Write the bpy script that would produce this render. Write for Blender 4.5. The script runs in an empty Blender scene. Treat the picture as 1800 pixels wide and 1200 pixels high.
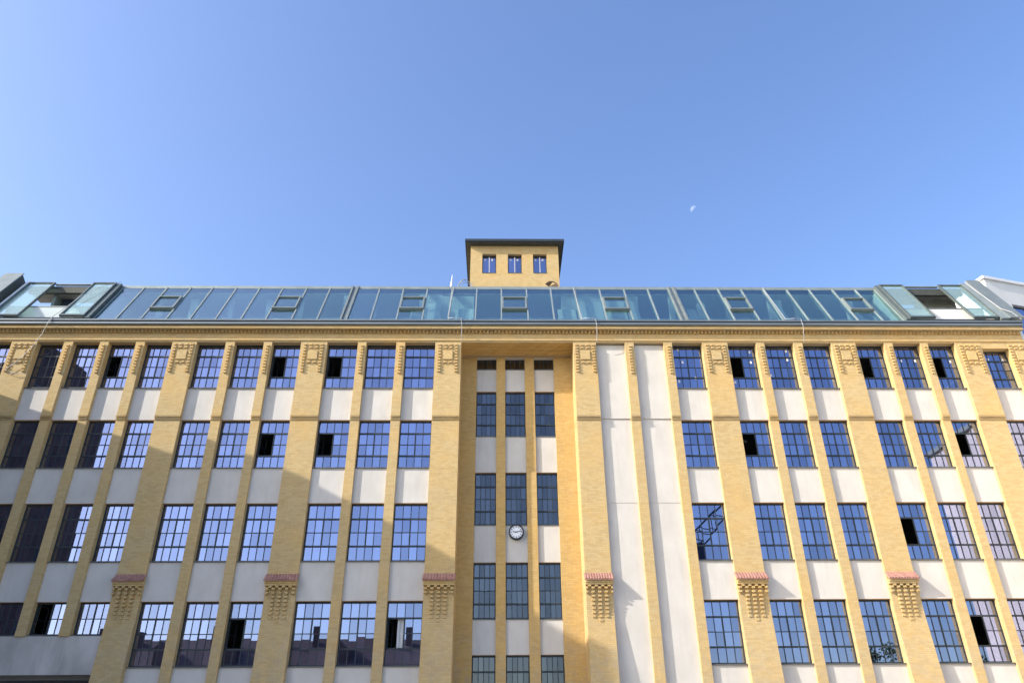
import bpy, bmesh, math, random
from mathutils import Vector, Matrix
random.seed(7)
R = math.radians
C = bpy.context.scene.collection
GZ = -1.65                                   # ground; z = 0 is the photographer's eye level, the facade stands at y = 0

# ------------------------------------------------------------------ camera, sky, sun, exposure
S = Vector((-2.67, -1.0, 1.60)).normalized() # towards the sun
sc = bpy.context.scene
cd = bpy.data.cameras.new('camera'); cam = bpy.data.objects.new('camera', cd); C.objects.link(cam); sc.camera = cam
cd.sensor_width = 36; cd.lens = 1350 / 1800 * 36; cd.clip_end = 8000; cd.clip_start = 0.1
_r = Vector((0.99986184, -0.01519545, -0.00673791)); _u = Vector((-0.00162559, -0.4927989, 0.87014171)); _w = Vector((0.01654263, 0.87001054, 0.49275552))
cam.matrix_world = Matrix(((_r.x, _u.x, -_w.x, 0), (_r.y, _u.y, -_w.y, -31.4), (_r.z, _u.z, -_w.z, 0), (0, 0, 0, 1)))
w = bpy.data.worlds.new('World'); sc.world = w; w.use_nodes = True
nt = w.node_tree; sky = nt.nodes.new('ShaderNodeTexSky'); sky.sky_type = 'NISHITA'; sky.sun_disc = False
sky.sun_elevation = math.asin(S.z); sky.sun_rotation = math.atan2(S.x, S.y)
sky.air_density = 1.0; sky.dust_density = 2.2; sky.ozone_density = 1.0; sky.altitude = 0
hs = nt.nodes.new('ShaderNodeHueSaturation'); hs.inputs['Saturation'].default_value = 1.18; hs.inputs['Hue'].default_value = 0.510
nt.links.new(sky.outputs[0], hs.inputs['Color']); nt.links.new(hs.outputs[0], nt.nodes['Background'].inputs[0]); nt.nodes['Background'].inputs[1].default_value = 0.15
sl = bpy.data.lights.new('sun', 'SUN'); sl.energy = 2.95; sl.angle = R(0.53); sl.color = (1.0, 0.94, 0.85)
so = bpy.data.objects.new('sun', sl); C.objects.link(so); so.rotation_euler = S.to_track_quat('Z', 'Y').to_euler(); so.location = (-40, -20, 60)
sc.view_settings.view_transform = 'Standard'; sc.view_settings.look = 'None'; sc.view_settings.gamma = 1
sc.view_settings.use_curve_mapping = False; sc.view_settings.exposure = 1.25
sc.cycles.max_bounces = 8; sc.cycles.transparent_max_bounces = 16; sc.cycles.glossy_bounces = 4; sc.cycles.diffuse_bounces = 4

# ------------------------------------------------------------------ materials
def mat(name):
    m = bpy.data.materials.new(name); m.use_nodes = True
    return m, m.node_tree, m.node_tree.nodes['Principled BSDF']
def N(t, kind, **kw):
    n = t.nodes.new(kind)
    for k, v in kw.items(): setattr(n, k, v)
    return n
def noisy(name, c1, c2, scale=1.0, rough=0.8, metal=0.0, bump=0.0, detail=6, stretch=(1, 1, 1), spec=0.3, bscale=None, streak=0):
    m, t, b = mat(name); L = t.links.new
    g = N(t, 'ShaderNodeNewGeometry'); mp = N(t, 'ShaderNodeMapping'); mp.inputs['Scale'].default_value = stretch
    L(g.outputs['Position'], mp.inputs['Vector'])
    n = N(t, 'ShaderNodeTexNoise'); n.inputs['Scale'].default_value = scale; n.inputs['Detail'].default_value = detail; n.inputs['Roughness'].default_value = 0.62
    L(mp.outputs[0], n.inputs['Vector'])
    cr = N(t, 'ShaderNodeValToRGB'); cr.color_ramp.elements[0].position = 0.3; cr.color_ramp.elements[1].position = 0.7
    cr.color_ramp.elements[0].color = (*c1, 1); cr.color_ramp.elements[1].color = (*c2, 1)
    L(n.outputs['Fac'], cr.inputs['Fac']); col = cr.outputs['Color']
    if streak:                                    # rain runs and old patches
        m2 = N(t, 'ShaderNodeMapping'); m2.inputs['Scale'].default_value = (5.5, 5.5, .5); L(g.outputs['Position'], m2.inputs['Vector'])
        n3 = N(t, 'ShaderNodeTexNoise'); n3.inputs['Scale'].default_value = 1.0; n3.inputs['Detail'].default_value = 5; L(m2.outputs[0], n3.inputs['Vector'])
        mr = N(t, 'ShaderNodeMapRange'); mr.inputs['From Min'].default_value = .55; mr.inputs['From Max'].default_value = .78; mr.inputs['To Max'].default_value = streak; L(n3.outputs['Fac'], mr.inputs['Value'])
        mx = N(t, 'ShaderNodeMix', data_type='RGBA'); L(mr.outputs[0], mx.inputs['Factor']); L(col, mx.inputs['A']); mx.inputs['B'].default_value = (.30, .27, .23, 1); col = mx.outputs['Result']
    L(col, b.inputs['Base Color'])
    b.inputs['Roughness'].default_value = rough; b.inputs['Metallic'].default_value = metal; b.inputs['Specular IOR Level'].default_value = spec
    if bump:
        n2 = N(t, 'ShaderNodeTexNoise'); n2.inputs['Scale'].default_value = bscale or scale * 6; n2.inputs['Detail'].default_value = 5
        L(g.outputs['Position'], n2.inputs['Vector'])
        bp = N(t, 'ShaderNodeBump'); bp.inputs['Strength'].default_value = bump; bp.inputs['Distance'].default_value = 0.02
        L(n2.outputs['Fac'], bp.inputs['Height']); L(bp.outputs[0], b.inputs['Normal'])
    return m
def brick(name, c1, c2, mortar, dirt=(0.30, 0.24, 0.16), patch=(0.60, 0.36, 0.10)):
    m, t, b = mat(name); L = t.links.new
    g = N(t, 'ShaderNodeNewGeometry'); sx = N(t, 'ShaderNodeSeparateXYZ'); L(g.outputs['Position'], sx.inputs[0])
    ad = N(t, 'ShaderNodeMath', operation='ADD'); L(sx.outputs['X'], ad.inputs[0]); L(sx.outputs['Y'], ad.inputs[1])
    cx = N(t, 'ShaderNodeCombineXYZ'); L(ad.outputs[0], cx.inputs['X']); L(sx.outputs['Z'], cx.inputs['Y'])
    bt = N(t, 'ShaderNodeTexBrick'); bt.inputs['Scale'].default_value = 1.0; bt.inputs['Brick Width'].default_value = 0.256; bt.inputs['Row Height'].default_value = 0.077
    bt.inputs['Mortar Size'].default_value = 0.007; bt.inputs['Mortar Smooth'].default_value = 0.2; bt.inputs['Bias'].default_value = -0.25
    bt.inputs['Color1'].default_value = (*c1, 1); bt.inputs['Color2'].default_value = (*c2, 1); bt.inputs['Mortar'].default_value = (*mortar, 1)
    L(cx.outputs[0], bt.inputs['Vector'])
    def nz(scale, lo, hi, det=5):
        n = N(t, 'ShaderNodeTexNoise'); n.inputs['Scale'].default_value = scale; n.inputs['Detail'].default_value = det; n.inputs['Roughness'].default_value = 0.6
        L(g.outputs['Position'], n.inputs['Vector'])
        r = N(t, 'ShaderNodeMapRange'); r.inputs['From Min'].default_value = lo; r.inputs['From Max'].default_value = hi; L(n.outputs['Fac'], r.inputs['Value'])
        return r.outputs[0]
    def mix(a, fac, col, amount, blend='MIX'):
        mu = N(t, 'ShaderNodeMath', operation='MULTIPLY'); L(fac, mu.inputs[0]); mu.inputs[1].default_value = amount
        x = N(t, 'ShaderNodeMix', data_type='RGBA', blend_type=blend); L(mu.outputs[0], x.inputs['Factor']); L(a, x.inputs['A']); x.inputs['B'].default_value = (*col, 1)
        return x.outputs['Result']
    c = mix(bt.outputs['Color'], nz(0.55, 0.45, 0.75), patch, 0.45)
    c = mix(c, nz(1.7, 0.5, 0.8), dirt, 0.22)
    c = mix(c, nz(7.0, 0.5, 0.75, 3), (0.66, 0.52, 0.30), 0.25)
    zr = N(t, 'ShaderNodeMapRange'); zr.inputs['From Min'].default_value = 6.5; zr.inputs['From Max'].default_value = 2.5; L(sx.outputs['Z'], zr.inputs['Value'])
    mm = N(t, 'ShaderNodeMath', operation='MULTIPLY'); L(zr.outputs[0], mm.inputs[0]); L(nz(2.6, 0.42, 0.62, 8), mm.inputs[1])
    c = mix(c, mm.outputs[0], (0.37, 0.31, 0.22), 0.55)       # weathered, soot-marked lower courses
    L(c, b.inputs['Base Color']); b.inputs['Roughness'].default_value = 0.85; b.inputs['Specular IOR Level'].default_value = 0.25
    bp = N(t, 'ShaderNodeBump'); bp.inputs['Strength'].default_value = 0.5; bp.inputs['Distance'].default_value = 0.006; bp.invert = True
    L(bt.outputs['Fac'], bp.inputs['Height']); L(bp.outputs[0], b.inputs['Normal'])
    return m
def glass(name, trans, refl, gloss=(0.9, 0.95, 1.0), rough=0.0, vary=0.1, milk=0):
    m, t, b = mat(name); L = t.links.new; t.nodes.remove(b)
    out = t.nodes['Material Output']
    tr = N(t, 'ShaderNodeBsdfTransparent'); tr.inputs['Color'].default_value = (*trans, 1)
    gl = N(t, 'ShaderNodeBsdfGlossy'); gl.inputs['Color'].default_value = (*gloss, 1); gl.inputs['Roughness'].default_value = rough
    lw = N(t, 'ShaderNodeLayerWeight'); lw.inputs['Blend'].default_value = 0.5
    pw = N(t, 'ShaderNodeMath', operation='POWER'); L(lw.outputs['Facing'], pw.inputs[0]); pw.inputs[1].default_value = 5.0
    oi = N(t, 'ShaderNodeObjectInfo')
    m1 = N(t, 'ShaderNodeMath', operation='MULTIPLY_ADD'); L(oi.outputs['Random'], m1.inputs[0]); m1.inputs[1].default_value = vary; m1.inputs[2].default_value = refl - vary / 2
    m2 = N(t, 'ShaderNodeMath', operation='MAXIMUM'); L(m1.outputs[0], m2.inputs[0]); L(pw.outputs[0], m2.inputs[1])
    x = N(t, 'ShaderNodeMixShader'); L(m2.outputs[0], x.inputs[0]); L(tr.outputs[0], x.inputs[1]); L(gl.outputs[0], x.inputs[2])
    res = x.outputs[0]
    if milk:
        df = N(t, 'ShaderNodeBsdfDiffuse'); df.inputs['Color'].default_value = (0.45, 0.58, 0.57, 1)
        y = N(t, 'ShaderNodeMixShader'); y.inputs[0].default_value = milk; L(res, y.inputs[1]); L(df.outputs[0], y.inputs[2]); res = y.outputs[0]
    L(res, out.inputs['Surface'])
    return m
M = {}
M['brick'] = brick('yellow_brick', (0.525, 0.385, 0.178), (0.45, 0.308, 0.118), (0.38, 0.315, 0.205))
M['brick_new'] = brick('golden_brick', (0.55, 0.365, 0.125), (0.47, 0.29, 0.09), (0.38, 0.29, 0.17))
M['plaster'] = noisy('white_plaster', (0.505, 0.48, 0.435), (0.585, 0.56, 0.515), 1.3, 0.9, bump=0.15, bscale=3.0, detail=9, stretch=(1, 1, .7), streak=.16)
M['plaster_old'] = noisy('weathered_plaster', (0.36, 0.34, 0.30), (0.58, 0.55, 0.51), 0.8, 0.9, bump=0.12, stretch=(1, 1, 0.5), streak=.5)
M['lintel'] = noisy('lintel_brick', (0.42, 0.25, 0.13), (0.52, 0.34, 0.18), 3, 0.9)
M['frame'] = noisy('dark_frame', (0.018, 0.026, 0.032), (0.028, 0.038, 0.045), 4, 0.45, spec=0.4)
M['sill'] = noisy('metal_sill', (0.10, 0.11, 0.12), (0.16, 0.17, 0.18), 3, 0.5, 0.3)
M['pane'] = glass('window_glass', (0.50, 0.54, 0.58), 0.40, (0.56, 0.62, 0.90), vary=0.16)
M['stairpane'] = glass('stair_glass', (0.50, 0.52, 0.55), 0.12, (0.75, 0.78, 0.85), vary=0.05)
M['sashpane'] = glass('sash_glass', (0.80, 0.92, 0.90), 0.20, (0.9, 0.97, 1.0), vary=0.04, milk=0.22)
M['roofpane'] = glass('roof_glass', (0.76, 0.88, 0.87), 0.30, (0.84, 0.95, 1.0), vary=0.10)
M['steel'] = noisy('grey_green_metal', (0.16, 0.19, 0.19), (0.22, 0.25, 0.245), 2, 0.45, 0.35, spec=0.5)
M['steel_dark'] = noisy('dark_grey_green_metal', (0.09, 0.115, 0.115), (0.13, 0.155, 0.15), 2, 0.45, 0.35, spec=0.5)
M['steel_light'] = noisy('pale_metal', (0.20, 0.24, 0.24), (0.27, 0.31, 0.31), 2, 0.45, 0.3)
M['gutter'] = noisy('gutter_zinc', (0.13, 0.16, 0.185), (0.19, 0.22, 0.245), 1.5, 0.5, 0.3, stretch=(0.3, 1, 4))
M['gutter_dark'] = noisy('gutter_groove', (0.02, 0.03, 0.045), (0.03, 0.04, 0.055), 2, 0.6)
M['soffit'] = noisy('dark_soffit', (0.05, 0.055, 0.05), (0.075, 0.08, 0.07), 3, 0.7)
M['tile'] = noisy('red_tile', (0.26, 0.125, 0.10), (0.40, 0.225, 0.18), 5, 0.7)
M['white'] = noisy('white_paint', (0.74, 0.74, 0.73), (0.80, 0.80, 0.79), 2, 0.8)
M['cream'] = noisy('pale_render', (0.66, 0.65, 0.62), (0.74, 0.73, 0.70), 0.7, 0.9)
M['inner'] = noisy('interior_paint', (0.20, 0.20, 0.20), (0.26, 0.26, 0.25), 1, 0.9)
M['attic'] = noisy('attic_paint', (0.62, 0.66, 0.64), (0.72, 0.75, 0.73), 1, 0.9)
M['attic_dim'] = noisy('attic_ceiling', (0.62, 0.72, 0.71), (0.72, 0.79, 0.78), 0.6, 0.9)
M['curtain'] = noisy('curtain_cloth', (0.55, 0.56, 0.57), (0.68, 0.69, 0.70), 3, 0.9)
M['crane'] = noisy('crane_blue_grey', (0.03, 0.04, 0.07), (0.05, 0.065, 0.11), 2, 0.6)
M['leaf'] = noisy('green_leaves', (0.035, 0.06, 0.02), (0.08, 0.11, 0.04), 3, 0.7)
M['bark'] = noisy('brown_bark', (0.08, 0.06, 0.045), (0.14, 0.11, 0.08), 6, 0.9)
M['concrete'] = noisy('rough_concrete', (0.20, 0.19, 0.17), (0.36, 0.35, 0.31), 1.6, 0.9, bump=0.3)
M['darkbrick'] = noisy('dark_brown_brick', (0.10, 0.072, 0.068), (0.15, 0.11, 0.10), 2, 0.9)
M['pale_wall'] = noisy('pale_pink_wall', (0.60, 0.54, 0.52), (0.68, 0.62, 0.60), 0.6, 0.9)
M['black'] = noisy('black_paint', (0.012, 0.014, 0.02), (0.02, 0.022, 0.03), 5, 0.4)
M['dial'] = noisy('white_enamel', (0.80, 0.81, 0.84), (0.84, 0.85, 0.88), 5, 0.35)
M['cable'] = noisy('grey_cable', (0.30, 0.31, 0.33), (0.40, 0.41, 0.43), 8, 0.5)
M['hose'] = noisy('brown_hose', (0.16, 0.11, 0.07), (0.24, 0.17, 0.11), 8, 0.7)
M['paving'] = noisy('courtyard_paving', (0.22, 0.21, 0.20), (0.32, 0.31, 0.29), 0.5, 0.9)
M['roofing'] = noisy('roofing_felt', (0.10, 0.10, 0.10), (0.15, 0.15, 0.15), 0.5, 0.9)
M['frosted'] = noisy('frosted_panel', (0.42, 0.50, 0.50), (0.50, 0.57, 0.57), 1, 0.3, spec=0.6)
M['shade_blue'] = noisy('shaded_wall_blue', (0.05, 0.07, 0.11), (0.07, 0.09, 0.14), 1, 0.6)  # shade of the terrace side wall, put into the colour
M['wood'] = noisy('plank_wood', (0.42, 0.30, 0.18), (0.52, 0.38, 0.24), 4, 0.8)

# ------------------------------------------------------------------ mesh helpers
class MB:
    def __init__(s): s.v = []; s.f = []; s.mi = []
    def box(s, x0, x1, y0, y1, z0, z1, mi=0):
        b = len(s.v)
        s.v += [(x0, y0, z0), (x1, y0, z0), (x1, y1, z0), (x0, y1, z0), (x0, y0, z1), (x1, y0, z1), (x1, y1, z1), (x0, y1, z1)]
        s.f += [(b, b+3, b+2, b+1), (b+4, b+5, b+6, b+7), (b, b+1, b+5, b+4), (b+1, b+2, b+6, b+5), (b+2, b+3, b+7, b+6), (b+3, b, b+4, b+7)]
        s.mi += [mi] * 6
        return s
    def prism(s, x0, x1, prof, mi=0):            # profile of (y, z) run along x
        b = len(s.v); n = len(prof)
        s.v += [(x0, y, z) for y, z in prof] + [(x1, y, z) for y, z in prof]
        s.f += [(b+i, b+(i+1) % n, b+n+(i+1) % n, b+n+i) for i in range(n)] + [tuple(range(b+n-1, b-1, -1)), tuple(range(b+n, b+2*n))]
        s.mi += [mi] * (n + 2); return s
    def prism_y(s, y0, y1, prof, mi=0):          # profile of (x, z) run along y
        b = len(s.v); n = len(prof)
        s.v += [(x, y0, z) for x, z in prof] + [(x, y1, z) for x, z in prof]
        s.f += [(b+i, b+(i+1) % n, b+n+(i+1) % n, b+n+i) for i in range(n)] + [tuple(range(b+n-1, b-1, -1)), tuple(range(b+n, b+2*n))]
        s.mi += [mi] * (n + 2); return s
    def obox(s, o, ax, ay, az, a0, a1, b0, b1, c0, c1, mi=0):   # box in an oblique frame
        i0 = len(s.v); o = Vector(o)
        for c in (c0, c1):
            for a, b in ((a0, b0), (a1, b0), (a1, b1), (a0, b1)): s.v.append(tuple(o + ax*a + ay*b + az*c))
        b = i0
        s.f += [(b, b+3, b+2, b+1), (b+4, b+5, b+6, b+7), (b, b+1, b+5, b+4), (b+1, b+2, b+6, b+5), (b+2, b+3, b+7, b+6), (b+3, b, b+4, b+7)]
        s.mi += [mi] * 6; return s
    def tube(s, pts, r, n=6, r1=None, mi=0):
        pts = [Vector(p) for p in pts]; b = len(s.v); k = len(pts)
        for i, p in enumerate(pts):
            d = (pts[min(i+1, k-1)] - pts[max(i-1, 0)]).normalized()
            a = d.orthogonal().normalized() if i == 0 else (pa - d * pa.dot(d)).normalized()
            pa = a; c = d.cross(a); rr = r if r1 is None else r + (r1 - r) * i / (k - 1)
            for j in range(n):
                q = 2 * math.pi * j / n; s.v.append(tuple(p + (a * math.cos(q) + c * math.sin(q)) * rr))
        for i in range(k - 1):
            for j in range(n):
                s.f.append((b+i*n+j, b+i*n+(j+1) % n, b+(i+1)*n+(j+1) % n, b+(i+1)*n+j)); s.mi.append(mi)
        s.f += [tuple(b+j for j in range(n-1, -1, -1)), tuple(b+(k-1)*n+j for j in range(n))]; s.mi += [mi, mi]
        return s
    def build(s, name, m, parent=None, kind=None, loc=None):
        if loc is None:
            lo = [min(v[i] for v in s.v) for i in range(3)]; hi = [max(v[i] for v in s.v) for i in range(3)]
            loc = Vector(((lo[0]+hi[0])/2, (lo[1]+hi[1])/2, lo[2]))
        loc = Vector(loc)
        me = bpy.data.meshes.new(name); me.from_pydata([tuple(Vector(v) - loc) for v in s.v], [], s.f)
        for x in (m if isinstance(m, (list, tuple)) else [m]): me.materials.append(x)
        me.polygons.foreach_set('material_index', s.mi)
        bm = bmesh.new(); bm.from_mesh(me); bmesh.ops.recalc_face_normals(bm, faces=bm.faces); bm.to_mesh(me); bm.free()
        return link(name, me, loc, parent, kind)
WL = {}
def link(name, data, loc, parent=None, kind=None):
    o = bpy.data.objects.new(name, data); C.objects.link(o); o.location = loc; WL[o.name] = Vector(loc)
    if parent: o.parent = parent; o.matrix_parent_inverse = Matrix.Translation(-WL[parent.name])
    if kind: o['kind'] = kind
    return o
def empty(name, loc, parent=None): return link(name, None, loc, parent)
def tag(o, label, cat, group=None):
    o['label'] = label; o['category'] = cat
    if group: o['group'] = group
    return o
_pm = {}
def pane(parent, x0, x1, y, z0, z1, m, th=0.012, tilt=0.05):
    if m not in _pm:
        b = MB().box(-.5, .5, -.5, .5, -.5, .5); me = bpy.data.meshes.new('pane'); me.from_pydata(b.v, [], b.f); me.materials.append(M[m]); _pm[m] = me
    o = link('pane', _pm[m], ((x0+x1)/2, y, (z0+z1)/2), parent); o.scale = (x1-x0, th, z1-z0)
    o.rotation_euler = (R(random.gauss(0, tilt)), 0, R(random.gauss(0, tilt)))
    return o

# ------------------------------------------------------------------ setting
g = MB().box(-300, 300, -300, 300, GZ-0.5, GZ).build('ground', M['paving']); g['kind'] = 'structure'

# ------------------------------------------------------------------ the factory building
B = tag(empty('factory_building', (0, 7, GZ)), 'long yellow brick factory building with white panels, gridded windows and sloping glass roof', 'building')
X = dict(A0=-22.59, A1=-21.42, a1=-20.19, a1b=-19.77, a2=-18.54, a2b=-18.14, a3=-16.88, a3b=-16.46, B0=-15.2, B1=-14.07, b1=-12.73, b1b=-12.31, b2=-10.97, b2b=-10.58,
         C0=-9.24, C1=-8.02, c1=-6.6, c1b=-6.2, c2=-4.81, c2b=-4.4, D0=-2.99, D1=-1.78, E0=3.46, E1=4.53, e1=5.89, e1b=6.31, e2=7.71, e2b=8.11, F0=9.53, F1=10.73,
         f1=12.08, f1b=12.48, f2=13.85, f2b=14.28, G0=15.64, G1=16.8, g1=18.16, g1b=18.56, g2=19.88, g2b=20.24, H0=21.53, H1=22.75)
ROWS = [(17.70, 15.43), (13.83, 11.63), (10.04, 7.66), (6.08, 3.72), (2.15, -0.15)]
BAND = 13.78
YS, YG = 0.13, 0.27          # planes of the plaster panels and of the glazing

def studs_top(mb, x0, x1, wide):
    c = (x0 + x1) / 2; zt = 17.60
    if wide:
        cols = [c - .39, c - .13, c + .13, c + .39]
        for r in range(10):
            use = cols if r in (0, 1, 6) else (cols[0], cols[3])
            for x in use: stud(mb, x, zt - r * .154, -.06, .075)
    else:
        for r in range(10): stud(mb, c + .02, zt - .07 - r * .154, -.06, .075)
def stud(mb, x, z, y, p):
    j = random.uniform(-.006, .006)
    mb.box(x - .066 + j, x + .066 + j, y - p, y + .02, z - .076, z)
def pier(x0, x1, wide, zb=GZ, yb=0.55, cap=True, top=True):
    mb = MB()
    if wide and cap:
        prof = [(0, BAND), (0, 5.5), (-.07, 4.6), (-.20, 2.9), (-.34, GZ), (yb, GZ), (yb, BAND)]
        mb.prism(x0, x1, prof)
    else: mb.box(x0, x1, 0, yb, zb, BAND)
    mb.box(x0, x1, -.06, yb, BAND + .21, 17.70)
    o = mb.build('pier', M['brick'], B)
    bc = MB()
    for i, pj in enumerate((.035, .065, .095)): bc.box(x0 - .004, x1 + .004, -pj, yb, BAND + .002 + i * .07, BAND + .042 + i * .07); bc.box(x0, x1, -pj + .11, yb, BAND + .042 + i * .07, BAND + .072 + i * .07)
    bc.build('band_course', M['brick'], o)
    st = MB(); studs_top(st, x0, x1, wide); st.build('brick_studs', M['brick'], o, 'stuff')
    if wide:
        c = (x0 + x1) / 2
        MB().box(c - .22, c + .22, -.125, 0, 16.78, 17.24).build('brick_panel', M['brick'], o)
    if wide and cap:
        c = (x0 + x1) / 2; z0 = 7.08; n = 11; tw = (x1 - x0 + .1) / n
        t = MB()
        for i in range(n):
            xa = x0 - .05 + i * tw
            pr = [(0.02, z0 + .02), (-.27, z0 - .26)]
            b = len(t.v); K = 5
            for (y, z) in pr:
                for k in range(K):
                    a = math.pi * k / (K - 1); t.v.append((xa + tw / 2 - math.cos(a) * tw * .5, y - math.sin(a) * .02, z + math.sin(a) * .028))
            for (y, z) in pr:
                t.v.append((xa, y, z - .035)); t.v.append((xa + tw, y, z - .035))
            for k in range(K - 1): t.f.append((b+k, b+k+1, b+K+k+1, b+K+k)); t.mi.append(0)
            e = b + 2 * K
            t.f += [tuple([b+K+k for k in range(K)] + [e+3, e+2]), (b, e, e+2, b+K), (b+K-1, b+2*K-1, e+3, e+1), (e, e+1, e+3, e+2)]; t.mi += [0] * 4
        t.build('tile_cap', M['tile'], o)
        co = MB(); co.box(x0 - .02, x1 + .02, -.20, 0, z0 - .37, z0 - .285); co.box(x0 - .01, x1 + .01, -.165, 0, z0 - .45, z0 - .37)
        s = MB(); zz = z0 - .45; pw = (x1 - x0)
        for k in range(4): s.box(c + (k - 1.5) * .262 - .06, c + (k - 1.5) * .262 + .06, -.155, .01, zz - .075, zz)
        zz -= .075
        for r in range(2):
            for k in range(5):
                xx = c + (k - 2) * .262; xa, xb = max(xx - .062, x0), min(xx + .062, x1); s.box(xa, xb, -.145 + .015 * r, .01, zz - .075, zz)
                s.box(xa + .03, xb - .03, -.085, .01, zz - .115, zz - .075)
            zz -= .154
        for r in range(6):
            for k in range(3):
                xx = c + (k - 1) * .262; stud(s, xx, zz, 0, .125 - r * .015)
            zz -= .154
        for r in range(2): stud(s, c, zz, 0, .045 - r * .012); zz -= .154
        co.build('corbel_course', M['brick'], o); s.build('corbel_studs', M['brick'], o, 'stuff')
    return o

def window(x0, x1, z1, z0, y=YG, rows=4, cols=4, open_=False, mid=True, fw=.045, parent=None, sill=True, wname='window', sy=None, half=False, glz='pane'):
    mb = MB(); d = .06
    top = z1 + .03
    mb.box(x0 - .02, x0 + fw, y, y + d, z0, top); mb.box(x1 - fw, x1 + .02, y, y + d, z0, top)
    mb.box(x0 + fw, x1 - fw, y, y + d, z0, z0 + fw); mb.box(x0 + fw, x1 - fw, y, y + d, z1 - .07, top)
    xa, xb, za, zb = x0 + fw, x1 - fw, z0 + fw, z1 - .07
    zs = [za + (zb - za) * i / rows for i in range(rows + 1)]; xs = [xa + (xb - xa) * i / cols for i in range(cols + 1)]
    tz = {}
    for i in range(1, rows):
        t = .032 if (rows == 4 and i in (1, 3)) else .015
        tz[i] = t
        x_from = xs[cols // 2] if (open_ and rows == 4 and i == 2) or (open_ and half) else xa
        mb.box(x_from, xb, y + (-.012 if t > .02 else .006), y + d - .01, zs[i] - t, zs[i] + t)
    for j in range(1, cols):
        for i in range(rows):
            t = .028 if (mid and j == cols // 2 and (rows != 4 or i in (1, 2))) else .014
            if open_ and j < cols // 2 and (i in (1, 2) or half): continue
            mb.box(xs[j] - t, xs[j] + t, y + .004, y + d - .014, zs[i] + tz.get(i, 0), zs[i+1] - tz.get(i+1, 0))
    o = mb.build(wname, M['frame'], parent or B)
    for i in range(rows):
        for j in range(cols):
            if open_ and j < cols // 2 and (i in (1, 2) or half): continue
            a = tz.get(i, 0); b_ = tz.get(i+1, 0)
            tj0 = .012 if j else 0; tj1 = .012 if j < cols - 1 else 0
            pane(o, xs[j] + tj0 - .004, xs[j+1] - tj1 + .004, y + .032, zs[i] + a - .004, zs[i+1] - b_ + .004, glz)
    if open_:                                     # casement swung inwards on its left jamb
        ax = Vector((math.cos(R(82)), math.sin(R(82)), 0)); az = Vector((0, 0, 1)); ay = Vector((-ax.y, ax.x, 0))
        wz0, wz1 = (zs[1], zs[3]) if not half else (za, zb); wx = xs[cols // 2] - xa
        s = MB(); og = (xa + .03, y + .05, wz0)
        H = wz1 - wz0
        s.obox(og, ax, ay, az, 0, .04, -.02, .02, .03, H - .03); s.obox(og, ax, ay, az, wx - .04, wx, -.02, .02, .03, H - .03)
        s.obox(og, ax, ay, az, .04, wx - .04, -.02, .02, .03, .07); s.obox(og, ax, ay, az, .04, wx - .04, -.02, .02, H - .07, H - .03); s.obox(og, ax, ay, az, .04, wx - .04, -.015, .015, H/2 - .015, H/2 + .015)
        s.build('open_casement', M['frame'], o)
    if sill:
        yy = sy if sy is not None else -.0
        MB().prism(x0 + .004, x1 - .004, [(y + .05, z0 - .003), (y + .05, z0 - .05), (yy + .07, z0 - .055), (yy + .065, z0 - .02)]).build('sill', M['sill'], o)
    return o
def spandrel(x0, x1, z1, z0, y=YS, m='plaster', back=.5, soff=True):
    mb = MB(); mb.box(x0, x1, y, back, z0 + .012, z1); mb.box(x0, x1, y + .004, back, z0, z0 + .012, 1)
    return mb.build('spandrel', [M[m], M['lintel']], B)

OPEN = {(0, 'a2b'), (0, 'b2b'), (0, 'C1'), (0, 'F1'), (0, 'G1'), (0, 'g2b'), (1, 'b2b'), (1, 'C1'), (1, 'F1'), (1, 'g2b'), (2, 'G1'), (3, 'a2b'), (3, 'b2b'), (3, 'c2b'), (3, 'g1b')}
bays = [('Z', -23.95, X['A0'])]
seq = ['A1', 'a1', 'a1b', 'a2', 'a2b', 'a3', 'a3b', 'B0', 'B1', 'b1', 'b1b', 'b2', 'b2b', 'C0', 'C1', 'c1', 'c1b', 'c2', 'c2b', 'D0', None, None, 'E1', 'e1', 'e1b', 'e2', 'e2b', 'F0', 'F1', 'f1', 'f1b', 'f2', 'f2b', 'G0', 'G1', 'g1', 'g1b', 'g2', 'g2b', 'H0']
for i in range(0, len(seq), 2):
    if seq[i]: bays.append((seq[i], X[seq[i]], X[seq[i+1]]))
bays.append(('H1', X['H1'], 24.06))
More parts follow.
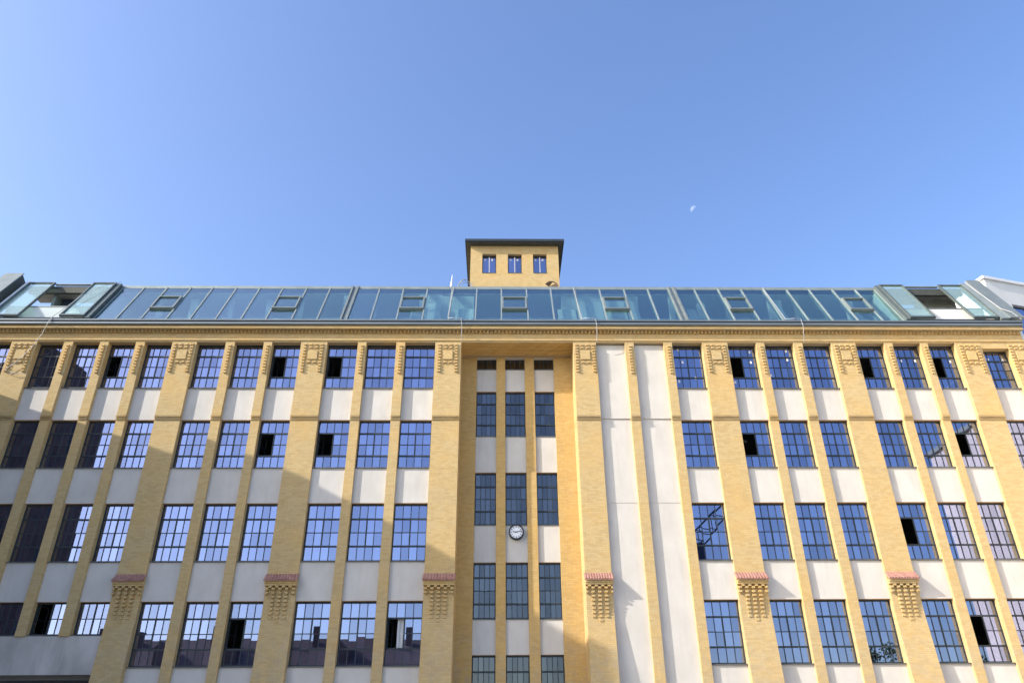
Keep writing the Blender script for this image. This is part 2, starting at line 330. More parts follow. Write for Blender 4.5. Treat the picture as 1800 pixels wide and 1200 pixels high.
# piers
for n in 'ABCDEFGH': pier(X[n+'0'], X[n+'1'], True, yb=1.5 if n in 'DE' else .55)
pier(24.06, 24.92, True, cap=False); pier(-25.1, -23.95, True, cap=False)
for n in 'abcefg':
    for k in '12':
        pier(X[n+k], X[n+k+'b'], False, zb=4.80 if n == 'a' else GZ)
pier(X['a3'], X['a3b'], False, zb=4.80)
windows = {}
stick = []
for key, x0, x1 in bays:
    if key in ('E1', 'e1b'):                       # two bays plastered shut from top to bottom
        zc = [17.66, 13.90, 10.05, GZ]
        for i in range(3): MB().box(x0, x1, YS + (0, .03, .036)[i], .5, zc[i+1] + (0.02 if i < 2 else 0), zc[i]).build('plaster_panel', M['plaster'], B)
        for i in range(1, 3): MB().box(x0, x1, YS - (.02 if i == 1 else -.022), .5, zc[i] + .001, zc[i] + .019).build('drip_edge', M['plaster'], B)
        continue
    for r, (t, s) in enumerate(ROWS):
        a_bay = key in ('A1', 'a1b', 'a2b', 'a3b')
        if a_bay and r == 4: continue
        if key == 'H1' and r == 0: t = 17.42
        op = (r, key) in OPEN
        if a_bay and r == 3: o = window(x0, x1, t + .02, 4.87, rows=2, open_=op, half=True)
        else: o = window(x0, x1, t, s, open_=op)
        windows[(r, key)] = o
        if op: o['label'] = 'window with its left casement swung open'
        if r < 4 and not (a_bay and r == 3): spandrel(x0, x1, s - .055, ROWS[r+1][0])
    if key not in ('A1', 'a1b', 'a2b', 'a3b'): spandrel(x0, x1, ROWS[4][1] - .055, GZ)
MB().box(X['H1'], 24.06, -.05, .5, 17.42, 17.70).build('lintel', M['brick'], B)
# gateway on the left: plain plaster band over a dark passage
MB().box(X['A1'], X['B0'], .07, .5, 3.44, 4.81).build('plaster_panel', M['plaster_old'], B)
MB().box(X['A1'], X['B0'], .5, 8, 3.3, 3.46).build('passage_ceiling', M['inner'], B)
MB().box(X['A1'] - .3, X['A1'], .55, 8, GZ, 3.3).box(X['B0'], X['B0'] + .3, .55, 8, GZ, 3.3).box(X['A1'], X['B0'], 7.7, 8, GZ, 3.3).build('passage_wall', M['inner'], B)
# pale curtains drawn behind part of some windows
for key, r, fa, fb, ft in (('c1b', 0, .55, .97, 1), ('c2b', 0, .5, .97, 1), ('c1b', 1, .6, .97, .9), ('c2b', 1, .05, .4, 1), ('b1b', 2, .03, .97, .27), ('e2b', 0, .6, .97, 1), ('f1b', 0, .5, .97, .8), ('f2b', 2, .55, .97, .5), ('G1', 1, .03, .97, .3), ('c2b', 3, .3, .97, 1), ('f1b', 3, .55, .97, .7), ('e2b', 3, .5, .97, .8), ('F1', 2, .4, .97, 1)):
    x0, x1 = [(a, b) for k, a, b in bays if k == key][0]; t, s = ROWS[r]; cb = MB()
    xa, xb = x0 + (x1 - x0) * fa, x0 + (x1 - x0) * fb; n = max(3, int((xb - xa) / .09))
    for i in range(n): cb.box(xa + (xb - xa) * i / n, xa + (xb - xa) * (i + 1) / n - .004, YG + .14 + .03 * (i % 2), YG + .17 + .03 * (i % 2), s + .06, s + (t - s) * ft - .06)
    cb.build('curtain', M['curtain'], windows[(r, key)])
# stickers left on new panes
for key, r, dx, dz in (('e2b', 0, .25, .90), ('e2b', 0, .34, .62), ('e2b', 0, .70, .26), ('e2b', 0, .15, .18), ('F1', 0, .82, .86), ('F1', 0, .80, .62), ('F1', 0, .14, .16), ('f1b', 0, .80, .88), ('f1b', 0, .78, .68), ('f1b', 0, .12, .32), ('g1b', 0, .30, .66), ('g1b', 0, .80, .66), ('g2b', 0, .80, .64), ('H1', 0, .28, .70), ('H1', 0, .80, .68)):
    x0, x1 = [(a, b) for k, a, b in bays if k == key][0]; t, s = ROWS[r]
    xx = x0 + (x1 - x0) * dx; zz = s + (t - s) * dz
    MB().box(xx - .04, xx + .04, YG + .016, YG + .022, zz - .06, zz + .06).build('sticker', M['white'], windows[(r, key)])

# recessed middle bay with three narrow window columns
RY = 1.2
cols = [(-1.07, -.13), (.28, 1.22), (1.66, 2.60)]
px = [(-1.78, -1.07), (-.13, .28), (1.22, 1.66), (2.60, 3.46)]
RR = [(17.55, 16.99), (15.79, 13.56), (11.80, 9.46), (7.84, 5.60), (4.21, 1.95), (.4, -1.2)]
for a, b in px: MB().box(a, b, RY, RY + .5, GZ, 17.6).build('pier', M['brick_new'], B)
for a, b in cols:
    for i, (t, s) in enumerate(RR):
        window(a, b, t + (.03 if i == 0 else 0), s, y=RY + .20, rows=1 if i == 0 else 4, mid=False, sy=RY + .0, glz='stairpane')
        mb = MB(); e = RR[i+1][0] if i < 5 else GZ
        mb.box(a, b, RY + .10, RY + .5, e + .012, s - .055); mb.box(a, b, RY + .104, RY + .5, e, e + .012, 1); mb.build('spandrel', [M['plaster'], M['lintel']], B)
mb = MB()
mb.box(-1.78, 3.46, .02, .32, 17.70, 17.95); mb.box(-1.78, 3.46, .32, .62, 17.655, 17.95); mb.box(-1.78, 3.46, .62, .92, 17.61, 17.95); mb.box(-1.78, 3.46, .92, 1.7, 17.56, 17.95)
mb.build('recess_soffit', M['brick_new'], B)
for a, b in cols: MB().box(a, b, RY + .01, RY + .2, 17.53, 17.56).build('lintel', M['plaster'], B)

# cornice of stepped courses with a dogtooth row
XL, XR = -25.2, 24.92
cn = empty('cornice', (0, 0, 17.7), B)
for y, z0, z1 in ((-.065, 17.70, 17.775), (-.11, 17.775, 17.855), (-.02, 17.855, 18.17), (-.005, 18.17, 18.325), (-.29, 18.325, 18.41), (-.265, 18.41, 18.49)):
    MB().box(XL, XR, y, .02 if z0 < 17.72 else .6, z0, z1).build('course', M['brick'], cn)
MB().box(XL, XR, .02, .6, 17.705, 17.775).build('course', M['brick'], cn)
mb = MB(); x = XL + .1
while x < XR - .1:
    b = len(mb.v); h = .088
    for z in (18.19, 18.322):
        mb.v += [(x, -.06 - h * 1.2, z), (x + h, -.01, z), (x, .03, z), (x - h, -.01, z)]
    mb.f += [(b, b+3, b+2, b+1), (b+4, b+5, b+6, b+7)] + [(b+i, b+(i+1) % 4, b+4+(i+1) % 4, b+4+i) for i in range(4)]; mb.mi += [0] * 6
    x += .178
mb.build('dogtooth_course', M['brick'], cn, 'stuff')
gt = MB().prism(XL, XR, [(.1, 18.49), (-.36, 18.49), (-.38, 18.515), (-.38, 18.60), (-.33, 18.62), (-.33, 18.665), (-.40, 18.68), (-.40, 18.745), (-.12, 18.775), (.1, 18.775)])
gt = gt.build('gutter', M['gutter'], B)
MB().box(XL, XR, -.345, -.32, 18.619, 18.667).build('gutter_groove', M['gutter_dark'], gt)

# walls, floors and rooms behind the front
MB().box(-25.1, -24.75, .5, 14, GZ, 18.4).box(24.57, 24.92, .5, 14, GZ, 18.4).box(-24.75, 24.57, 13.6, 14, GZ, 18.4).build('wall', M['brick'], B)
for z in (14.55, 10.75, 6.75, 2.80):
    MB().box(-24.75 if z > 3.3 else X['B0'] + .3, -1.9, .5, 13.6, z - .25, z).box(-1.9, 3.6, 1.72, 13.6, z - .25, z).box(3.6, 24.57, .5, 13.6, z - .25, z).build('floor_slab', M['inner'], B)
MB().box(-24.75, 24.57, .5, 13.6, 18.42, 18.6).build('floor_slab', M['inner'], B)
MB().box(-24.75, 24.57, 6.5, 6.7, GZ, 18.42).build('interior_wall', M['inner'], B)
for key, r, aa in (('F1', 1, 30), ('g2b', 1, -20), ('G1', 2, 25), ('F1', 0, 70), ('g1b', 3, 15)):
    x0, x1 = [(a, b) for k, a, b in bays if k == key][0]; t, s = ROWS[r]
    og = Vector((x0 + .35, 1.6, t - .35)); ax = Vector((math.cos(R(aa)), math.sin(R(aa)), 0)); ay = Vector((-ax.y, ax.x, 0)); az = Vector((0, 0, 1))
    MB().obox(og, ax, ay, az, -.5, .5, -.05, .05, -.04, .04).build('ceiling_lamp', M['white'], B)

# ------------------------------------------------------------------ glass roof
SB, ST = Vector((0, 0.0, 18.83)), Vector((0, 1.9, 22.0))
SD = (ST - SB); SL = SD.length; AY = SD.normalized(); AX = Vector((1, 0, 0)); AZ = AX.cross(AY)      # along the slope, outward normal
if AZ.y > 0: AZ = -AZ
RP = empty('glass_roof', (0, 0, 18.8), B)
def slope(mb, x0, x1, a, b, c0, c1, mi=0): return mb.obox((0, SB.y, SB.z), AX, AY, AZ, x0, x1, a, b, c0, c1, mi)
_sp = {}
def roof_pane(parent, x0, x1, a, b, c, th=.014, m='roofpane'):
    o = slope(MB(), x0, x1, a, b, c, c + th).build('pane', M[m], parent); return o
raf = [-19.28, -18.21, -17.04, -15.84, -14.72, -13.51, -12.31, -11.13, -9.91, -8.7, -7.56, -7.29, -6.16, -4.93, -3.7, -2.44, -1.16, 0.1, 1.39, 2.64, 3.91, 5.17, 6.44, 7.68, 8.77, 9.05, 10.11, 11.35, 12.55, 13.71, 14.93, 16.1, 17.33, 18.53, 19.55]
skl = {-17.04, -11.13, -4.93, 0.1, 5.17, 11.35, 17.33}
slope(MB(), XL + .6, XR - .4, -.02, .09, -.06, .05).build('eaves_rail', M['steel_light'], RP)
MB().box(-19.4, 19.6, 1.84, 2.25, 21.93, 22.09).build('ridge_rail', M['steel_light'], RP)
for i, x in enumerate(raf):
    dbl = x in (-7.56, -7.29, 8.77, 9.05)
    wd = .045 if dbl else .032
    slope(MB(), x - wd, x + wd, .09, SL - .06 + (.16 if dbl else 0), -.05, .055 if not dbl else .11).build('rafter', M['steel_light'] if not dbl else M['steel'], RP)
    slope(MB(), x - .02, x + .02, .09, SL - .06, -.20, -.05).build('rafter_web', M['steel_light'], RP)
    if i < len(raf) - 1 and raf[i+1] - x > .5:
        xa, xb = x + .034, raf[i+1] - .034
        near = [q for q in skl if abs(q - x) < .01]
        if not near: roof_pane(RP, xa, xb, .08, SL - .05, 0)
        else:
            a0, a1 = SL * .335, SL * .675
            roof_pane(RP, xa, xb, .08, a0 - .02, 0); roof_pane(RP, xa, xb, a1 + .02, SL - .05, 0)
            rw = MB(); fr = .07
            slope(rw, xa - .01, xa + fr, a0, a1, -.05, .14); slope(rw, xb - fr, xb + .01, a0, a1, -.05, .14)
            slope(rw, xa + fr, xb - fr, a0, a0 + fr * 1.2, -.05, .14); slope(rw, xa + fr, xb - fr, a1 - fr, a1, -.05, .14)
            o = rw.build('roof_window', M['steel'], B)
            roof_pane(o, xa + fr, xb - fr, a0 + fr, a1 - fr, .06)
for x in (-7.42, 8.91): slope(MB(), x - .10, x + .10, .05, SL + .05, .0, .04).build('joint_flashing', M['steel'], RP)
# attic behind the glass: ceiling, back wall, white partitions that catch the sun
MB().box(-19.4, 19.6, 2.0, 13.9, 21.75, 21.93).build('flat_roof', M['roofing'], B)
MB().box(-19.4, 19.6, 2.26, 13.9, 21.93, 22.02).build('roof_covering', M['roofing'], B)
MB().box(-19.3, 19.5, 7.2, 7.4, 18.6, 21.72).build('attic_wall', M['attic'], B)
MB().box(-19.3, 19.5, 2.0, 7.2, 21.72, 21.748).build('attic_ceiling', M['attic_dim'], B)
for xe in (-19.42, 19.5): MB().prism(xe, xe + .1, [(.12, 18.6), (7.2, 18.6), (7.2, 21.72), (1.85, 21.72)]).build('attic_wall', M['attic'], B)
MB().box(-19.3, 19.5, .6, 7.2, 18.602, 18.62).build('attic_floor', M['attic'], B)
# plastered linings that follow the slope a little behind the glass
for xa, xb, t0, t1, c in ((-4.45, -3.72, .06, .60, -.55), (-3.6, -2.95, .05, .80, -.50), (-2.2, -1.28, .05, .62, -.45), (2.95, 3.85, .05, .66, -.55), (3.95, 6.40, .04, .86, -.50), (6.5, 7.05, .04, .90, -.50), (9.55, 10.0, .05, .70, -.6), (13.95, 14.45, .04, .80, -.5), (17.9, 18.25, .3, .8, -.5), (-11.2, -10.6, .05, .35, -.5)):
    slope(MB(), xa, xb, SL * t0, SL * t1, c - .05, c).build('slope_lining', M['attic'], B)
for x0, x1, y0, y1, z1 in ((-4.1, -2.9, 2.0, 2.2, 21.7), (-2.9, -1.3, 2.0, 2.2, 21.6), (3.2, 7.0, 2.1, 2.3, 21.7), (7.0, 7.15, 2.0, 5.0, 21.6), (10.2, 10.6, 2.0, 2.3, 21.2), (13.9, 14.6, 2.0, 2.2, 21.4), (18.0, 18.3, 2.0, 2.3, 21.6), (-15.9, -15.5, 2.3, 2.6, 21.6), (-12.0, -11.7, 2.3, 2.6, 21.6), (-8.0, -7.6, 2.0, 2.2, 21.6), (8.75, 9.0, 2.0, 2.2, 21.6)):
    MB().box(x0, x1, y0, y1, 18.6, z1).build('partition_wall', M['attic'], B)
for x in (-17.6, -13.9, -10.3, -6.5, 12.0, 15.6): MB().box(x - .12, x + .12, 2.6, 2.84, 18.6, 21.75).build('column', M['attic'], B)
MB().box(-19.3, 19.5, 2.9, 3.0, 20.6, 20.85).build('ceiling_duct', M['attic'], B)

# terrace openings at both ends: sliding glass sashes run over a fixed opening
def terrace(xl, s1, o1, xr, mirror):
    T = empty('roof_terrace', ((xl + xr) / 2, .5, 18.6), B)
    for a, b in ((xl, s1), (o1, xr)):
        f = MB(); c0, c1 = .18, .30
        slope(f, a, a + .06, .10, SL + .02, c0, c1); slope(f, b - .06, b, .10, SL + .02, c0, c1)
        slope(f, a + .06, b - .06, .10, .22, c0, c1); slope(f, a + .06, b - .06, SL - .07, SL + .02, c0, c1)
        o = f.build('sliding_sash', M['steel_dark'], T)
        roof_pane(o, a + .06, b - .06, .22, SL - .07, .23, m='sashpane')
    slope(MB(), s1, o1, SL - .04, SL + .04, .10, .20).build('track_bar', M['steel_light'], T)
    slope(MB(), xl, xr, -.02, .10, .06, .17).build('sill_track', M['black'], T)
    MB().box(xl + .1, xr - .1, .60, .63, 18.6, 20.0).build('balustrade', M['cream'] if mirror else M['frosted'], T)
    MB().box(xl + .1, xr - .1, .58, .66, 20.0, 20.05).build('handrail', M['steel'], T)
    MB().box(xl, xr, 1.95, 2.95, 21.72, 21.95).build('ceiling_slab', M['concrete'], T)
    MB().box(xl, xr, 1.78, 1.95, 21.60, 21.98).build('head_beam', M['soffit'], T)
    if mirror: MB().box(s1 + .95, xr, 2.55, 2.75, 18.6, 21.72).build('terrace_wall', M['concrete'], T); MB().box(s1 + .35, s1 + .95, 2.6, 2.7, 18.6, 20.95).build('terrace_screen', M['cream'], T)
    else: MB().box(s1 - .1, s1 + .05, 2.0, 6.0, 18.6, 21.72).build('terrace_wall', M['steel'], T); MB().box(s1 + .05, s1 + .75, 2.6, 2.7, 18.6, 21.72).build('terrace_screen', M['shade_blue'], T)  # dark blue screen stands in for the side wall lying in shade
    return T
def upstand(x0, x1, e): slope(MB(), x0, x1, .02, SL + e, -.15, .22).build('upstand', M['steel_dark'], B)
terrace(-24.02, -22.70, -20.76, -19.60, False)
terrace(19.74, 20.98, 22.84, 24.08, True)
upstand(-19.58, -19.36, .04); upstand(19.55, 19.74, .05)
slope(MB(), -24.16, -24.04, .0, SL + .08, .0, .30).build('end_flashing', M['white'], B)
slope(MB(), 24.10, 24.52, .0, SL + .18, .0, .30).build('end_flashing', M['steel_light'], B)
# fire walls with sheet metal caps at both roof ends
fw = slope(MB(), -25.2, -24.40, .0, SL + .25, -.3, .62).build('fire_wall', M['soffit'], B)
slope(MB(), -25.26, -24.34, -.03, SL + .30, .62, .67).build('metal_cap', M['steel'], fw)
fw = slope(MB(), 24.56, 25.16, .0, SL + .42, -.3, .30).build('fire_wall', M['steel'], B)
slope(MB(), 24.52, 25.20, -.02, SL + .46, .30, .35).build('metal_cap', M['steel'], fw)

# ------------------------------------------------------------------ brick tower on the roof
TX0, TX1, TY = -1.72, 3.52, 6.0
tw = MB(); tz0, tz1 = 21.0, 27.77; wz0, wz1 = 25.85, 27.18
wx = [(-1.02, -.19), (.50, 1.33), (2.0, 2.82)]
tw.box(TX0, TX1, TY, TY + .4, tz0, wz0 - .05); tw.box(TX0, TX1, TY, TY + .4, wz1, tz1)
e = [TX0] + [v for p in wx for v in p] + [TX1]
for i in range(0, len(e), 2): tw.box(e[i], e[i+1], TY, TY + .4, wz0 - .05, wz1)
tw.box(TX0, TX0 + .4, TY + .4, 13, tz0, tz1); tw.box(TX1 - .4, TX1, TY + .4, 13, tz0, tz1); tw.box(TX0 + .4, TX1 - .4, 12.6, 13, tz0, tz1)
T = tw.build('tower', M['brick'], B)
rf = MB().box(TX0 - .33, TX1 + .35, TY - .42, 13.3, 27.83, 28.0).build('tower_roof', M['gutter_dark'], T)
MB().box(TX0 - .26, TX1 + .28, TY - .34, 13.2, 27.77, 27.83).build('soffit_board', M['soffit'], T)
MB().box(TX0 + .4, TX1 - .4, TY + 2.5, TY + 2.6, tz0, tz1).build('inner_wall', M['inner'], T)
for a, b in wx:
    o = window(a, b, wz1, wz0, y=TY + .2, rows=1, cols=2, fw=.05, mid=False, sy=TY - .09, wname='tower_window')
    MB().box((a + b) / 2 - .025, (a + b) / 2 + .025, TY + .175, TY + .20, wz0 + .05, wz1 - .1).build('mullion', M['white'], o)
    for q in (.17, .68): MB().box(a + q * (b - a) - .03, a + q * (b - a) + .07, TY + .218, TY + .224, wz1 - .34, wz1 - .22).build('sticker', M['white'], o)

# ------------------------------------------------------------------ wall clock
K = tag(empty('wall_clock', (.74, RY + .1, 8.78)), 'round white station clock with black rim and hands on middle plaster panel', 'clock')
kc = Vector((.74, RY - .02, 9.10))
def disc(name, r0, r1, y0, y1, m, n=48):          # ring or disc facing the street
    mb = MB(); b = 0
    for y in (y0, y1):
        for rr in (r0, r1):
            for k in range(n): a = 2 * math.pi * k / n; mb.v.append((kc.x + math.cos(a) * rr, y, kc.z + math.sin(a) * rr))
    for k in range(n):
        j = (k + 1) % n
        for q in ((0, n), (n, 3*n), (3*n, 2*n), (2*n, 0)): mb.f.append((q[0] + k, q[0] + j, q[1] + j, q[1] + k)); mb.mi.append(0)
    return mb.build(name, m, K)
disc('case', .275, .325, kc.y - .06, RY + .10, M['black'])
disc('dial', .002, .278, kc.y - .02, RY + .09, M['dial'])
def bar(name, ang, r0, r1, w0, y, w1=None):
    a = R(90 - ang); d = Vector((math.cos(a), 0, math.sin(a))); p = Vector((-d.z, 0, d.x)); w1 = w1 or w0
    mb = MB()
    for yy in (y, y + .006):
        for (r_, w_) in ((r0, -w0), (r0, w0), (r1, w1), (r1, -w1)): q = kc + d * r_ + p * w_; mb.v.append((q.x, yy, q.z))
    mb.f += [(0, 1, 2, 3), (7, 6, 5, 4)] + [(i, 4 + i, 4 + (i+1) % 4, (i+1) % 4) for i in range(4)]; mb.mi += [0] * 6
    return mb.build(name, M['black'], K)
for k in range(12): bar('hour_mark', k * 30, .185, .250, .011 if k % 3 else .014, kc.y - .028)
bar('hour_hand', 276.5, -.05, .155, .019, kc.y - .036, .013)
bar('minute_hand', 78, -.05, .235, .014, kc.y - .044, .009)

# ------------------------------------------------------------------ cables and small things on the roof
def sag(a, b, s, n=10):
    a, b = Vector(a), Vector(b); return [a.lerp(b, i / n) - Vector((0, 0, s * 4 * (i / n) * (1 - i / n))) for i in range(n + 1)]
def SP(x, t, c=.09): return Vector((x, SB.y, SB.z)) + AY * (SL * t) + AZ * c
def cable(pts, label, r=.02): return tag(MB().tube(pts, r, 6).build('cable', M['cable']), label, 'cable', 'cables hanging over the eaves')
cable([SP(-19.4, 1.02, .3), SP(-20.0, .80, .42), SP(-20.5, .5, .42), SP(-20.75, .18, .36), (-20.9, -.43, 18.8), (-21.0, -.43, 18.42), (-21.15, -.33, 17.95), (-21.5, -.22, 17.3), (-21.75, -.20, 16.9), (-22.0, -.20, 16.55), (-22.4, -.18, 16.15), (-22.0, -.18, 16.0), (-21.5, -.16, 16.0)], 'grey cable sagging across the sliding sash at the left roof end', .013)
cable([(-2.3, 2.3, 22.2), SP(-2.35, 1.0, .08), SP(-2.42, .5, .09), SP(-2.46, .08, .09), (-2.2, -.40, 18.84), (-1.80, -.43, 18.80), (-1.76, -.43, 18.45), (-1.76, -.33, 17.95), (-1.76, -.2, 17.65)], 'pale cable running down the glass roof to the recess, beside the white spike', .014)
cable([(3.5, 4.0, 22.9), (3.7, 2.4, 22.25), SP(3.82, 1.0, .1), SP(3.88, .5, .1), SP(3.95, .06, .09), (4.2, -.40, 18.84), (4.54, -.43, 18.80), (4.58, -.43, 18.45), (4.57, -.33, 17.95), (4.56, -.2, 17.65)], 'pale cable running down the glass roof past the right end of the recess', .014)
cable([SP(13.70, 1.0, .09), SP(13.75, .5, .09), SP(13.78, .06, .09), (14.0, -.40, 18.84), (14.3, -.43, 18.80), (14.34, -.43, 18.45), (14.32, -.33, 17.95), (14.32, -.2, 17.65)], 'pale cable hanging over the gutter among the right hand blue windows', .014)
cable([SP(24.35, 1.05, .36), SP(24.38, .8, .36), SP(24.45, .5, .36), SP(24.5, .22, .38), SP(24.75, .1, .42), (25.0, -.3, 18.9)], 'pale cable lying along the metal flashing beside the white house', .02)
t_ = MB().tube([(-2.62, 3.2, 22.0), (-2.60, 3.2, 22.9), (-2.56, 3.2, 23.75)], .125, 8, .008); tag(t_.build('roof_spike', M['white']), 'slim white pointed spike standing on roof ridge left of tower', 'spike')
co = MB()
for k, (rr, hh, dx, dy) in enumerate(((.42, .80, 0, 0), (.36, .70, .05, .10), (.46, .90, .02, .18))):
    co.tube([(-1.80 + dx + math.cos(R(a)) * rr, 2.4 + dy + .1 * math.sin(R(a * 2)), 22.08 + math.sin(R(a)) * hh) for a in range(0, 181, 12)], .02, 5)
tag(co.build('cable_coil', M['cable']), 'loose arching loops of grey cable at the left foot of the tower', 'cable')
ho = MB()
for k in range(6):
    q = k * .1
    ho.tube([(2.42 + q * .4, 2.45 + k * .03, 22.66 - k * .01), (2.62 + q * .4, 2.4, 22.80), (2.85 + q * .3, 2.38 + k * .02, 22.78 - .01 * k), (3.05 + q * .1, 2.4, 22.68 - .03 * k), (2.62 + q * .8, 2.42, 22.45), (2.62 + q * .8, 2.45, 22.02)], .026, 5)
tag(ho.build('hose_bundle', M['hose']), 'bundle of brown hoses drooping over the ridge at right foot of tower', 'hoses')
tag(MB().box(4.0, 5.1, 3.2, 3.9, 22.02, 22.85).box(3.9, 5.2, 3.1, 4.0, 22.85, 22.89).build('roof_hatch', M['steel']), 'low dark roof hatch just showing above the ridge right of tower', 'hatch')
pk = tag(empty('plank_pile', (21.9, .9, 18.6)), 'wooden planks on a trestle inside the right roof opening', 'planks')
for i in range(3): MB().box(21.4 + i * .03, 22.5 + i * .05, .70 + i * .09, .78 + i * .09, 20.06 - .0 * i, 20.10 + .02 * i).build('plank', M['wood'], pk)
MB().box(21.5, 21.56, .70, 1.0, 18.6, 20.06).box(22.3, 22.36, .70, 1.0, 18.6, 20.06).build('trestle', M['steel'], pk)

# ------------------------------------------------------------------ neighbouring buildings
nbk = tag(empty('white_house', (30, 8, GZ)), 'plain white rendered house with pale coping rising behind the right roof end', 'house')
ca = R(15); ax = Vector((math.cos(ca), math.sin(ca), 0)); ay = Vector((-ax.y, ax.x, 0)); az = Vector((0, 0, 1)); og = Vector((26.42, 3.0, 0))
wb = MB(); wx0, wx1, z0, z1 = 1.35, 3.2, 20.2, 22.05
wb.obox(og, ax, ay, az, 0, 14, 0, .3, GZ, z0); wb.obox(og, ax, ay, az, 0, wx0, 0, .3, z0, z1); wb.obox(og, ax, ay, az, wx1, 14, 0, .3, z0, z1); wb.obox(og, ax, ay, az, 0, 14, 0, .3, z1, 23.45)
wb.obox(og, ax, ay, az, 0, 14, .3, 9, GZ, 20.0); wb.obox(og, ax, ay, az, 0, .3, .3, 9, 20, 23.45); wb.obox(og, ax, ay, az, 13.7, 14, .3, 9, 20, 23.45); wb.obox(og, ax, ay, az, .3, 13.7, 8.7, 9, 20, 23.45); wb.obox(og, ax, ay, az, .3, 13.7, .3, 8.7, 23.2, 23.4)
wb.build('wall', M['cream'], nbk)
cb = MB(); cb.obox(og, ax, ay, az, -.1, 14.1, -.1, .4, 23.45, 23.62); cb.obox(og, ax, ay, az, -.1, .4, .4, 9.1, 23.45, 23.62); cb.build('coping', M['white'], nbk)
wn = MB()
for a, b, c, d in ((wx0, wx0 + .07, z0, z1), (wx1 - .07, wx1, z0, z1), (wx0, wx1, z0, z0 + .07), (wx0, wx1, z1 - .07, z1), ((wx0 + wx1) / 2 - .04, (wx0 + wx1) / 2 + .04, z0, z1)): wn.obox(og, ax, ay, az, a, b, .15 + .001 * len(wn.v), .21, c, d)
wo = wn.build('window', M['frame'], nbk)
for a, b in ((wx0 + .07, (wx0 + wx1) / 2 - .04), ((wx0 + wx1) / 2 + .04, wx1 - .07)): MB().obox(og, ax, ay, az, a, b, .17, .185, z0 + .07, z1 - .07).build('pane', M['pane'], wo)

def facade(name, label, parts):
    t = tag(empty(name, parts['loc']), label, 'building'); return t
# dark wing at a right angle on the left: it throws the long shadow over the lower left and shows in the left panes
WX = -26.0
t = tag(empty('courtyard_wing', (-31, -8, GZ)), 'tall dark brick courtyard wing mirrored in the far left panes', 'building')
prof = [(0, GZ), (0, 16.2), (-4.62, 19.45), (-4.72, 20.75), (-6.7, 21.8), (-9.0, 22.2), (-11.5, 22.35), (-11.6, 21.2), (-15.2, 21.2), (-15.2, GZ)]
MB().prism(WX - .35, WX, prof).build('wall', M['darkbrick'], t)
MB().prism(WX - 10, WX - .35, [(-.1, GZ), (-.1, 16.2), (-4.62, 19.35), (-15.1, 19.35), (-15.1, GZ)]).build('roof', M['roofing'], t)
for r in range(5):
    for k in range(4):
        z = 1.5 + r * 3.9; y = -2.4 - k * 3.3
        if z + 2.2 > 15.5 and k == 0: continue
        MB().box(WX - .02, WX + .03, y - .6, y + .6, z, z + 2.1).build('window', M['black'], t)
t = tag(empty('pale_wing', (32, -6.5, GZ)), 'sunlit pale pink plastered wing mirrored in the far right panes', 'building')
MB().box(27, 37, -13, -.2, GZ, 17.2).build('wall', M['pale_wall'], t); MB().box(26.8, 37.2, -13.2, 0, 17.2, 17.45).build('eaves', M['steel'], t)
t = tag(empty('opposite_house', (-6, -64, GZ)), 'low dark brown house with hipped roof mirrored in the lowest left panes', 'house')
MB().box(-50, -7, -70, -58, GZ, 10.2).build('wall', M['darkbrick'], t)
MB().prism(-50.4, -6.6, [(-57.5, 10.2), (-64, 14.2), (-70.5, 10.2)]).build('roof', M['darkbrick'], t)
for x, h in ((-46, 15.3), (-41.5, 14.9), (-33, 15.4), (-26, 15.0), (-21.2, 15.5), (-14, 14.9), (-10.5, 15.2)): MB().box(x - .35, x + .35, -63.2, -62.6, 12.5, h).build('chimney', M['darkbrick'], t)
for x in (-44, -37, -30, -17.5): MB().prism_y(-61.5, -58.5, [(x - 1.1, 10.6), (x + 1.1, 10.6), (x + 1.1, 12.3), (x, 13.3), (x - 1.1, 12.3)]).build('dormer', M['darkbrick'], t)
for x in range(-48, -8, 4):
    for z in (1.5, 5.2): MB().box(x - .6, x + .6, -58.0, -57.95, z, z + 2.0).build('window', M['black'], t)

# garden trees across the yard, mirrored low in the right hand windows
def leaf_tree(x, y, h, rad, label):
    t = tag(empty('garden_tree', (x, y, GZ)), label, 'tree', 'trees mirrored in the right hand windows')
    tr_ = MB().tube([(x, y, GZ), (x + .2, y, GZ + h * .35), (x + .1, y, GZ + h * .8)], .28, 7, .06)
    for k in range(6):
        a = k * 1.05; tr_.tube([(x + .15, y, GZ + h * (.35 + .05 * k)), (x + math.cos(a) * rad * .7, y + math.sin(a) * rad * .7, GZ + h * (.55 + .06 * k))], .09, 5, .03)
    tr_.build('trunk', M['bark'], t)
    cr_ = MB()
    cl = [(random.gauss(0, .5) * rad, random.gauss(0, .5) * rad, h * (.62 + random.uniform(-.25, .33))) for _ in range(26)]
    for k in range(2600):
        cx, cy, cz = random.choice(cl); p = Vector((x + cx + random.gauss(0, .42), y + cy + random.gauss(0, .42), GZ + cz + random.gauss(0, .38)))
        u = Vector((random.gauss(0, 1), random.gauss(0, 1), random.gauss(0, 1))).normalized() * .13; v = u.orthogonal().normalized() * .09
        b = len(cr_.v); cr_.v += [tuple(p - u), tuple(p + v), tuple(p + u), tuple(p - v)]; cr_.f.append((b, b+1, b+2, b+3)); cr_.mi.append(0)
    cr_.build('crown', M['leaf'], t)
leaf_tree(35.5, -45, 12.6, 3.0, 'leafy tree mirrored low in the window just right of the red capped pier')
leaf_tree(46.5, -45, 11.6, 2.6, 'smaller leafy tree mirrored low in the window beside the pink reflection')

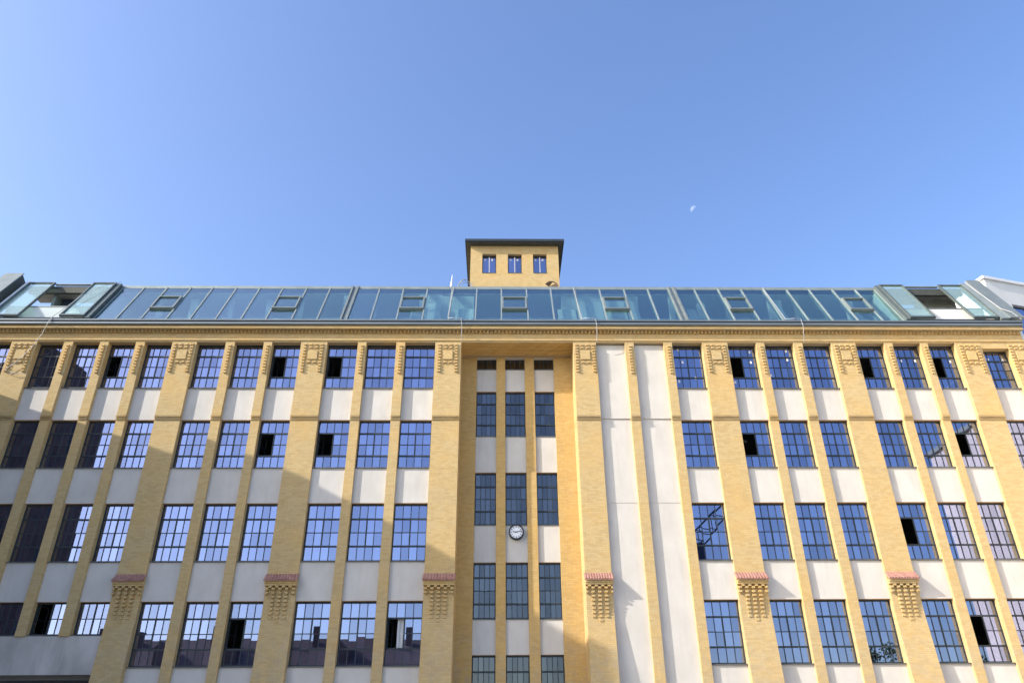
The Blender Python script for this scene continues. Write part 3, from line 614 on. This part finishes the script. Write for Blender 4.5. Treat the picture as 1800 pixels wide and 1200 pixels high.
# tower crane on the far side of the yard, mirrored in one window
t = tag(empty('tower_crane', (21.8, -60, GZ)), 'construction crane lattice mirrored in the window beside the tall blank strips', 'crane')
def lattice(name, a, b, wd, n, r):
    a, b = Vector(a), Vector(b); d = (b - a).normalized(); u = d.cross(Vector((0, 1, 0))).normalized() * wd / 2; v = Vector((0, wd / 2, 0)); mb = MB()
    cs = [u + v, u - v, -u - v, -u + v]
    for c in cs: mb.tube([a + c, b + c], r, 4)
    for k in range(n):
        p, q = a.lerp(b, k / n), a.lerp(b, (k + 1) / n)
        for j in range(4): mb.tube([p + cs[j], q + cs[(j + 1) % 4]] if k % 2 else [p + cs[(j + 1) % 4], q + cs[j]], r * .7, 4)
    return mb.build(name, M['crane'], t)
lattice('mast', (21.8, -60, GZ), (21.8, -60, 23.0), 1.5, 14, .10)
lattice('jib', (22.4, -60, 23.6), (31.5, -60, 31.6), 1.5, 10, .09)
lattice('counter_jib', (21.6, -60, 23.4), (17.5, -60, 24.2), 1.2, 4, .08)
MB().box(23.0, 24.7, -60.9, -59.4, 22.0, 24.0).build('cab', M['crane'], t)
MB().box(17.0, 18.6, -60.7, -59.3, 22.4, 24.0).build('counterweight', M['concrete'], t)

# ------------------------------------------------------------------ the moon, pale through the lit air
md = Vector((0.24306405, 0.75022671, 0.6148819)) * 3000 + Vector((0, -31.4, 0))
me = bpy.data.meshes.new('moon'); bm = bmesh.new(); bmesh.ops.create_icosphere(bm, subdivisions=5, radius=13.0); bmesh.ops.delete(bm, geom=[f for f in bm.faces if f.calc_center_median().normalized().dot(S) < .12], context='FACES'); bm.to_mesh(me); bm.free(); me.polygons.foreach_set('use_smooth', [True] * len(me.polygons))  # unlit side cut away, so the phase is in the shape
m = bpy.data.materials.new('moon_rock'); m.use_nodes = True; tt = m.node_tree; tt.nodes.remove(tt.nodes['Principled BSDF'])
ad = N(tt, 'ShaderNodeAddShader'); tr = N(tt, 'ShaderNodeBsdfTransparent'); df = N(tt, 'ShaderNodeBsdfDiffuse')
gn = N(tt, 'ShaderNodeNewGeometry'); nn = N(tt, 'ShaderNodeTexNoise'); nn.inputs['Scale'].default_value = .12; tt.links.new(gn.outputs['Position'], nn.inputs['Vector'])
cr = N(tt, 'ShaderNodeValToRGB'); cr.color_ramp.elements[0].position = .35; cr.color_ramp.elements[1].position = .65; cr.color_ramp.elements[0].color = (.07, .07, .075, 1); cr.color_ramp.elements[1].color = (.14, .14, .145, 1)
tt.links.new(nn.outputs['Fac'], cr.inputs['Fac']); tt.links.new(cr.outputs['Color'], df.inputs['Color'])
tt.links.new(tr.outputs[0], ad.inputs[0]); tt.links.new(df.outputs[0], ad.inputs[1]); tt.links.new(ad.outputs[0], tt.nodes['Material Output'].inputs['Surface'])
me.materials.append(m); mo = link('moon', me, md); tag(mo, 'pale daytime half moon in the blue sky right of the tower', 'moon')
